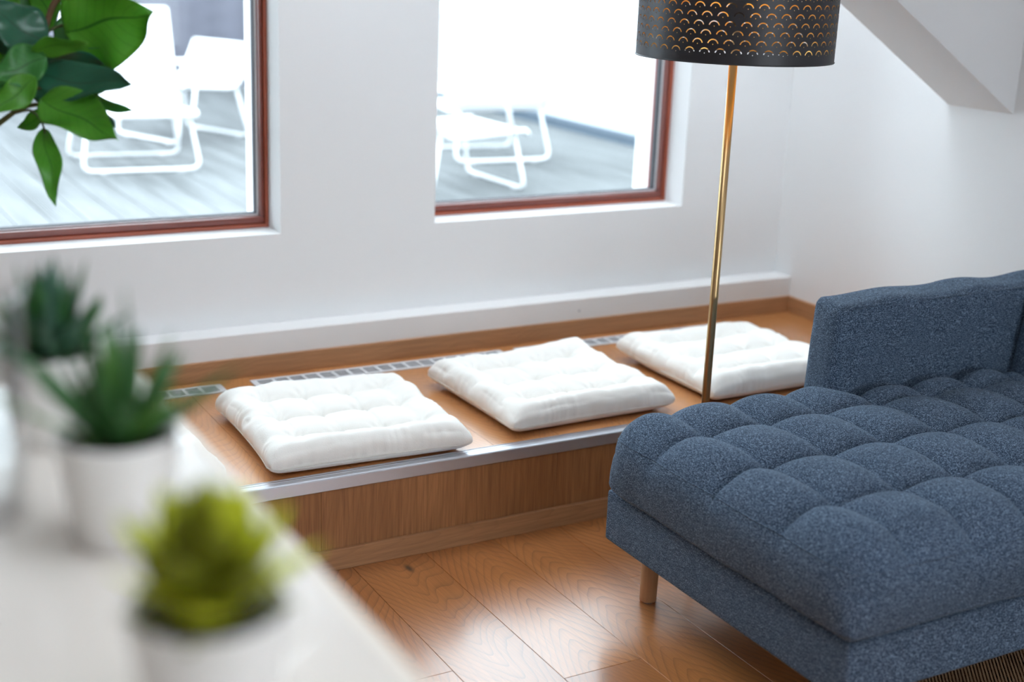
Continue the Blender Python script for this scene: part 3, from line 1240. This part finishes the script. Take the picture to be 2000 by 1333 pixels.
# ------------------------------------------------------------------ floor lamp
LX, LY = 1.952, 2.455
lamp = tag(empty('floor_lamp', (LX, LY, 0)), 'floor lamp with brass pole and black scallop-perforated drum shade', 'lamp')
bm = bmesh.new()
lathe(bm, [(0, 0), (.125, 0), (.128, .004), (.128, .014), (.124, .018), (.02, .020), (.014, .03), (0, .03)], 48)
bm_obj('base', bm, M_brass, lamp, True)
bm = bmesh.new()
lathe(bm, [(0, .02), (.0098, .02), (.0098, .62), (.0102, .622), (.0102, .632), (.0098, .634), (.0098, 1.26), (0, 1.26)], 24)
bm_obj('pole', bm, M_brass, lamp, True)
SR, SZ0, SZ1 = .220, 1.182, 1.445
NR, TW, TH = 41, 2 * math.pi * SR / 41, .0187
n_rows = 11
mar0 = .0155


def shade_tile():
    """unit tile with an arc slot and a pin hole, triangulated round the holes"""
    pts = [(0, 0), (TW / 4, 0), (TW / 2, 0), (3 * TW / 4, 0), (TW, 0), (TW, TH / 2), (TW, TH), (3 * TW / 4, TH), (TW / 2, TH), (TW / 4, TH), (0, TH), (0, TH / 2)]
    nb = len(pts)
    cx, cy = TW / 2, .0045
    ro, ri = .0122, .0098
    arc = []
    for k in range(11):
        t = R(14) + (R(152)) * k / 10
        arc.append((cx + ro * math.cos(t), cy + ro * math.sin(t)))
    for k in range(10, -1, -1):
        t = R(14) + (R(152)) * k / 10
        arc.append((cx + ri * math.cos(t), cy + ri * math.sin(t)))
    dot = [(cx + .0011 * math.cos(k * math.pi / 3), cy + .0006 + .0011 * math.sin(k * math.pi / 3)) for k in range(6)]
    allp = [Vector(p) for p in pts + arc + dot]
    e = [(i, (i + 1) % nb) for i in range(nb)]
    e += [(nb + i, nb + (i + 1) % len(arc)) for i in range(len(arc))]
    q = nb + len(arc)
    e += [(q + i, q + (i + 1) % 6) for i in range(6)]
    vo, eo, fo, ov, oe, of = delaunay_2d_cdt(allp, e, [], 0, 1e-7)

    def inside(p, pg):
        c = False
        for i in range(len(pg)):
            a, b = pg[i], pg[i - 1]
            if (a[1] > p[1]) != (b[1] > p[1]) and p[0] < (b[0] - a[0]) * (p[1] - a[1]) / (b[1] - a[1]) + a[0]: c = not c
        return c
    fs = []
    for f in fo:
        c = sum((vo[i] for i in f), Vector((0, 0))) / len(f)
        if inside(c, arc) or inside(c, dot): continue
        fs.append(tuple(f))
    return [tuple(v) for v in vo], fs


tv, tf = shade_tile()


def shade_shell(name, rad, mat):
    V, Fc = [], []
    for r_ in range(n_rows):
        for c in range(NR):
            b0 = len(V)
            o_ = (.5 if r_ % 2 else 0)
            for (a, b) in tv:
                ang = ((c + o_) * TW + a) / SR
                V.append((rad * math.cos(ang), rad * math.sin(ang), SZ0 + mar0 + r_ * TH + b))
            Fc += [tuple(b0 + i for i in f) for f in tf]
    ztop = SZ0 + mar0 + n_rows * TH
    for (za, zb_) in ((SZ0, SZ0 + mar0), (ztop, SZ1)):
        n = NR * 8
        b0 = len(V)
        for k in range(n):
            ang = 2 * math.pi * k / n
            V.append((rad * math.cos(ang), rad * math.sin(ang), za))
            V.append((rad * math.cos(ang), rad * math.sin(ang), zb_))
        for k in range(n):
            k2 = (k + 1) % n
            Fc.append((b0 + 2 * k, b0 + 2 * k2, b0 + 2 * k2 + 1, b0 + 2 * k + 1))
    return mesh_obj(name, V, Fc, mat, lamp)


sh = shade_shell('lamp_shade', SR, M_black)
sh['label'] = 'black drum shade pierced with rows of arcs'
ln_ = shade_shell('shade_lining', SR - .0009, M_gold)
ln_['label'] = 'gold inner lining'
ln_.parent = sh
for z in (SZ0, SZ1):
    bm = bmesh.new()
    tube(bm, [(SR * math.cos(2 * math.pi * k / 96), SR * math.sin(2 * math.pi * k / 96), z) for k in range(96)], .0016, 6, closed=True)
    bm_obj('shade_rim', bm, M_black, sh, True)
bm = bmesh.new()
for k in range(3):
    a = 2 * math.pi * k / 3
    tube(bm, [(0, 0, 1.30), (SR * math.cos(a), SR * math.sin(a), 1.43)], .0018, 6)
bm_obj('shade_carrier', bm, M_brass, lamp, True)
bm = bmesh.new()
lathe(bm, [(0, 1.26), (.018, 1.262), (.019, 1.30), (.013, 1.31), (0, 1.31)], 24)
bm_obj('socket', bm, M_black, lamp, True)
mb, ntb, bb_ = new_mat('warm_bulb')
bb_.inputs['Base Color'].default_value = (1, .8, .5, 1)
bb_.inputs['Emission Color'].default_value = (1, .70, .34, 1)
bb_.inputs['Emission Strength'].default_value = 6
bm = bmesh.new()
lathe(bm, [(0, 1.31), (.013, 1.312), (.016, 1.325), (.028, 1.35), (.030, 1.368), (.022, 1.388), (0, 1.397)], 24)
bm_obj('bulb', bm, mb, lamp, True)

# ------------------------------------------------------------------ cabinet in the foreground
CX0, CX1, CY0, CY1, CZ = -.42, .337, .12, 1.385, .955
cab = tag(empty('sideboard', ((CX0 + CX1) / 2, (CY0 + CY1) / 2, 0)), 'white sideboard with a cream top in the blurred left foreground', 'cabinet')
co = Vector(cab.location)


def cpart(o):
    o.parent = cab
    o.location = Vector(o.location) - co
    return o


cpart(box('carcass', (CX0 + .01, CY0 + .01, .08), (CX1 - .03, CY1 - .01, CZ - .022), M_cab, bevel=.002))
cpart(box('plinth', (CX0 + .03, CY0 + .03, 0), (CX1 - .05, CY1 - .03, .08), M_cab))
cpart(box('worktop', (CX0, CY0, CZ - .022), (CX1 - .010, CY1 - .010, CZ), M_cabtop, bevel=.001))
bm = bmesh.new()
add_box(bm, (CX1 - .011, CY0, CZ - .024), (CX1, CY1, CZ + .0008), .003, 2)
add_box(bm, (CX0, CY1 - .011, CZ - .024), (CX1 - .011, CY1, CZ + .0008), .003, 2)
cpart(bm_obj('edge_band', bm, M_cabedge))
for k in range(3):
    ya = CY0 + .012 + k * (CY1 - CY0 - .024) / 3
    yb2 = ya + (CY1 - CY0 - .024) / 3 - .004
    d = cpart(box('door', (CX1 - .031, ya, .085), (CX1 - .013, yb2, CZ - .03), M_cab, bevel=.0015))
    h = box('handle', (CX1 - .012, yb2 - .03, .62), (CX1 - .004, yb2 - .02, .74), M_alu, bevel=.002)
    h.location = Vector(h.location) - so * 0 - (Vector(d.location) + co)
    h.parent = d


# ------------------------------------------------------------------ small potted plants
def spike(bm_data, base, direction, length, width, thick, bend, sway, n=8, fat=0.5):
    """tapering fleshy leaf: closed lens section swept along a curve; appends to (V,F,UV)"""
    V, F, U = bm_data
    d = Vector(direction).normalized()
    up = Vector((0, 0, 1))
    side = d.cross(up)
    if side.length < .05: side = Vector((1, 0, 0))
    side.normalize()
    side = Matrix.Rotation(sway, 3, d) @ side
    nrm = side.cross(d).normalized()
    b0 = len(V)
    p = Vector(base)
    cur = d.copy()
    m_ = 6
    for i in range(n + 1):
        s = i / n
        w = width * .5 * ((math.sin(math.pi * min(1, (s * (1 - fat) + fat * .5))) ** .7) if s < 1 else .02)
        w *= (1 - s ** 3) * 1.0 + .02
        t = thick * .5 * (1 - s * .8)
        for k in range(m_):
            a = 2 * math.pi * k / m_
            V.append(p + side * (math.cos(a) * w) + nrm * (math.sin(a) * t * (1 if math.sin(a) < 0 else .45)))
            U.append((s, .5 + .5 * math.cos(a) * .99))
        cur = (cur + nrm * bend / n).normalized()
        p = p + cur * (length / n)
    for i in range(n):
        for k in range(m_):
            a, b = b0 + i * m_ + k, b0 + i * m_ + (k + 1) % m_
            F.append((a, b, b + m_, a + m_))
    F.append(tuple(b0 + k for k in range(m_))[::-1])
    F.append(tuple(b0 + n * m_ + k for k in range(m_)))


def pot(name, loc, rtop=.0465, rbot=.035, h=.085):
    root = empty(name, loc)
    bm = bmesh.new()
    lathe(bm, [(0, 0), (rbot - .002, 0), (rbot, .002), (rtop - .0008, h - .002), (rtop - .001, h), (rtop - .0035, h), (rtop - .005, h - .014), (0, h - .014)], 48)
    bm_obj('pot', bm, M_pot, root, True)
    bm = bmesh.new()
    lathe(bm, [(rtop - .0042, h - .0100), (rtop * .6, h - .0075), (0, h - .005)], 32)
    bm_obj('soil', bm, M_soil, root, True)
    return root


def plant_leaves(root, specs, mats, h=.085):
    for sp_, mt in zip(specs, mats):
        d = ([], [], [])
        spike(d, *sp_)
        mesh_obj('leaf', d[0], d[1], mt, root, True, None, d[2])


rr = random.Random(21)
# nearest: yellow-green rosette
p1c = on_level(408, 1180, 1.0408)
p1 = pot('potted_succulent', (p1c.x, p1c.y, CZ + .0008))
specs, mats = [], []
for k in range(26):
    a = k * 2.39996 + .9
    q = k / 25
    el = R(80 - 66 * q)
    d = (math.cos(a) * math.cos(el), math.sin(a) * math.cos(el), math.sin(el))
    L = .056 + .013 * q + rr.uniform(-.004, .004)
    specs.append(((d[0] * .004, d[1] * .004, .086 + .016 * (1 - q)), d, L, .038, .011, .35, rr.uniform(-.2, .2), 8, .62))
    mats.append(M_succ if rr.random() < .68 else M_succ2)
for a, el in ((2.2, -4), (3.3, 3), (4.2, -8), (5.6, 4)):
    d = (math.cos(a), math.sin(a), math.sin(R(el)))
    specs.append(((d[0] * .01, d[1] * .01, .084), d, .044, .017, .007, .25, 0, 8, .6))
    mats.append(M_succ2)
plant_leaves(p1, specs, mats)
tag(p1, 'white pot with a yellow-green rosette succulent, nearest of the three blurred pots', 'potted plant', 'small potted plants on the sideboard')
# middle: long green spikes
p2c = on_level(230, 845, 1.04)
p2 = pot('potted_succulent', (p2c.x, p2c.y, CZ))
specs, mats = [], []
for k in range(24):
    a = k * 2.39996 + .6
    q = k / 23
    el = R(82 - 52 * q + rr.uniform(-6, 6))
    d = (math.cos(a) * math.cos(el), math.sin(a) * math.cos(el), math.sin(el))
    L = rr.uniform(.085, .125) * (1 - .12 * q)
    specs.append(((d[0] * .01, d[1] * .01, .076), d, L, .017, .007, rr.uniform(-.15, .3), rr.uniform(-.5, .5), 8, .35))
    mats.append(M_aloe2 if rr.random() < .22 else M_aloe)
plant_leaves(p2, specs, mats)
tag(p2, 'white pot with long dark green spiky leaves, middle of the three blurred pots', 'potted plant', 'small potted plants on the sideboard')
# far: blue-green bush
p3c = on_level(100, 682, 1.04)
p3 = pot('potted_succulent', (p3c.x, p3c.y, CZ))
specs, mats = [], []
for k in range(34):
    a = k * 2.39996
    q = k / 33
    el = R(86 - 62 * q)
    d = (math.cos(a) * math.cos(el), math.sin(a) * math.cos(el), math.sin(el))
    L = rr.uniform(.070, .098) * (1 - .1 * q)
    specs.append(((d[0] * .012, d[1] * .012, .078), d, L, .021, .008, rr.uniform(-.1, .4), rr.uniform(-.6, .6), 7, .5))
    mats.append(M_blue if rr.random() < .6 else M_aloe)
plant_leaves(p3, specs, mats)
tag(p3, 'white pot with a bushy blue-green plant, farthest of the three blurred pots', 'potted plant', 'small potted plants on the sideboard')

# clear glass vase at the left edge
vc = at(-78, 700, 1.02)
bm = bmesh.new()
lathe(bm, [(0, .0), (.036, .0), (.043, .006), (.046, .05), (.047, .175), (.0485, .180), (.0465, .181), (.0435, .172), (.0425, .05), (.038, .012), (0, .010)], 48)
vs = bm_obj('glass_vase', bm, M_vase, None, True, (vc.x, vc.y, CZ + .0005))
tag(vs, 'clear glass vase at the left edge of the sideboard beside the pots', 'vase')

# ------------------------------------------------------------------ leafy plant, top left
T0 = 2.35
tree = tag(empty('leafy_plant', (.03, 2.45, 0)), 'tall plant with glossy green leaves hanging in front of the left window', 'plant')
tro = Vector(tree.location)
bm = bmesh.new()
lathe(bm, [(0, 0), (.10, 0), (.105, .01), (.125, .22), (.125, .235), (.115, .235), (.112, .20), (0, .20)], 40)
bm_obj('planter', bm, M_pot, tree, True)
bm = bmesh.new()
lathe(bm, [(.1125, .205), (0, .212)], 24)
bm_obj('soil', bm, M_soil, tree, True)


def branch(name, pts, r0, r1, mat):
    bm = bmesh.new()
    ps = [Vector(p) - tro for p in pts]
    # Catmull-Rom smoothing
    out = []
    for i in range(len(ps) - 1):
        a = ps[max(i - 1, 0)]
        b, c = ps[i], ps[i + 1]
        d = ps[min(i + 2, len(ps) - 1)]
        for k in range(6):
            t = k / 6
            out.append(.5 * ((2 * b) + (c - a) * t + (2 * a - 5 * b + 4 * c - d) * t * t + (3 * b - a - 3 * c + d) * t ** 3))
    out.append(ps[-1])
    n = len(out)
    tube(bm, out, [r0 + (r1 - r0) * i / (n - 1) for i in range(n)], 8)
    return bm_obj(name, bm, mat, tree, True)


trunk_top = at(-150, -60, 2.45)
branch('trunk', [(.03, 2.45, .2), (.05, 2.44, .6), trunk_top - Vector((.02, 0, .25)), trunk_top, at(-60, -180, 2.45)], .016, .008, M_bark)
branch('branch', [at(-60, -180, 2.45), at(60, -130, 2.4), at(118, -40, 2.36), at(100, 20, 2.35), at(82, 70, 2.35), at(50, 130, 2.36)], .0075, .0050, M_bark)
branch('branch', [trunk_top - Vector((0, 0, .2)), at(-90, 290, 2.42), at(-10, 246, 2.38), at(40, 212, 2.36), at(84, 204, 2.34), at(120, 212, 2.33)], .0075, .0022, M_stem)
branch('branch', [at(26, 222, 2.37), at(60, 216, 2.35), at(82, 240, 2.33), at(92, 275, 2.32)], .0024, .0016, M_stem)
branch('branch', [at(30, 215, 2.37), at(60, 180, 2.36), at(100, 165, 2.36)], .003, .002, M_stem)
branch('branch', [at(112, -10, 2.36), at(140, 30, 2.35), at(170, -10, 2.34), at(200, -60, 2.34)], .0025, .0015, M_stem)
branch('branch', [at(84, 66, 2.35), at(120, 50, 2.35), at(150, 55, 2.34)], .003, .002, M_stem)

Lf = [  # base, tip, width px, material, depth base, depth tip, roll, curl, cup
    ((128, 62), (296, 28), 172, 'g', 2.34, 2.30, .25, .10, .25),
    ((118, 100), (214, -12), 74, 'm', 2.36, 2.40, -.7, .1, .3),
    ((92, 84), (-28, 8), 90, 'd', 2.33, 2.30, .5, .15, .25),
    ((84, 64), (-20, 92), 62, 'd', 2.38, 2.36, -.4, .1, .3),
    ((92, 112), (-14, 150), 80, 'm', 2.31, 2.28, .2, .15, .25),
    ((62, 100), (172, 84), 38, 'g', 2.30, 2.28, .6, .15, .3),
    ((58, 140), (256, 164), 74, 'd', 2.33, 2.27, -.3, .25, .3),
    ((80, 118), (216, 132), 66, 'd', 2.38, 2.36, .5, .1, .3),
    ((92, 160), (212, 176), 50, 'm', 2.36, 2.33, .3, .1, .3),
    ((80, 194), (229, 272), 92, 'g', 2.32, 2.27, -.35, .12, .6),
    ((128, 178), (262, 217), 26, 'm', 2.35, 2.31, .5, .05, .3),
    ((70, 150), (-16, 220), 58, 'g', 2.30, 2.28, .1, .1, .25),
    ((86, 250), (108, 402), 48, 'g', 2.33, 2.28, .25, -.2, .45),
    ((92, 222), (34, 250), 32, 'g', 2.38, 2.40, .4, .1, .3),
    ((116, -30), (176, 8), 34, 'g', 2.36, 2.34, .2, .1, .3),
    ((104, 56), (62, -40), 56, 'g', 2.40, 2.42, -.3, .1, .3),
    ((120, 110), (150, 10), 40, 'd', 2.40, 2.42, .6, .1, .3),
    ((30, 40), (-60, -50), 90, 'g', 2.40, 2.42, .2, .1, .3),
    ((60, 170), (-40, 170), 60, 'm', 2.37, 2.38, .2, .1, .3),
    ((40, 60), (20, -60), 80, 'm', 2.42, 2.44, .3, .1, .3),
    ((90, 40), (30, -30), 60, 'g', 2.44, 2.46, -.4, .1, .3),
    ((20, 120), (-40, 60), 80, 'g', 2.43, 2.44, .2, .1, .3),
    ((40, 180), (100, 120), 54, 'm', 2.42, 2.40, .5, .1, .3),
    ((140, 60), (196, 128), 48, 'm', 2.40, 2.38, -.5, .1, .3),
    ((120, 130), (172, 186), 36, 'm', 2.40, 2.38, .4, .1, .3),
    ((10, 160), (60, 90), 60, 'd', 2.45, 2.45, .2, .1, .3),
    ((186, 208), (226, 250), 22, 'd', 2.36, 2.36, .8, .1, .2),
    ((150, 40), (240, 100), 60, 'd', 2.38, 2.36, -.6, .1, .2),
    ((50, 130), (70, 30), 70, 'd', 2.40, 2.44, .3, .1, .2),
    ((70, 130), (110, 230), 60, 'd', 2.41, 2.43, .3, .1, .2),
    ((190, -60), (260, -130), 70, 'g', 2.34, 2.34, .3, .1, .2),
    ((60, -130), (-10, -60), 70, 'm', 2.38, 2.40, .3, .1, .2),
    ((-60, 280), (-130, 380), 60, 'g', 2.40, 2.42, .3, .1, .2),
]
LM = {'g': M_leaf_g, 'm': M_leaf_m, 'd': M_leaf_d}
rr = random.Random(4)
for (b_, t_, wpx, mk, d0, d1, roll, curl, cup) in Lf:
    a = at(*b_, d0)
    b = at(*t_, d1)
    ax = (b - a)
    L = ax.length
    ax.normalize()
    toc = (EYE - a).normalized()
    side = ax.cross(toc).normalized()
    side = Matrix.Rotation(roll, 3, ax) @ side
    nrm = side.cross(ax).normalized()
    if nrm.dot(toc) < 0: nrm = -nrm
    W = wpx / FPX * d0 / max(.5, math.cos(roll)) * .5
    ni, nj = 18, 10
    V, Fc, U = [], [], []
    ph = rr.uniform(0, 6)
    for i in range(ni + 1):
        s = i / ni
        w = W * (math.sin(math.pi * min(1, s) ** .85) ** .75) * (1 - .25 * s) * 1.12 if 0 < s < 1 else W * .02
        if s > .9: w *= max(.1, (1 - s) / .1) ** .4
        for j in range(nj + 1):
            v = j / nj * 2 - 1
            h = cup * w * (abs(v) ** 1.4) * .8 + .16 * W * math.sin(s * 11 + ph + v * 1.5) * abs(v) - curl * L * (s - .0) * (s - 1) * -1.0
            p = a + ax * (L * s) + side * (w * v + .035 * L * math.sin(s * 6.28 + ph) * math.sin(3.14 * s)) + nrm * h
            V.append(p - tro)
            U.append((s, j / nj))
    for i in range(ni):
        for j in range(nj):
            q = i * (nj + 1) + j
            Fc.append((q, q + 1, q + nj + 2, q + nj + 1))
    o = mesh_obj('leaf', V, Fc, LM[mk], tree, True, None, U)
    sd = o.modifiers.new('thick', 'SOLIDIFY')
    sd.thickness = .0006

bpy.context.view_layer.update()
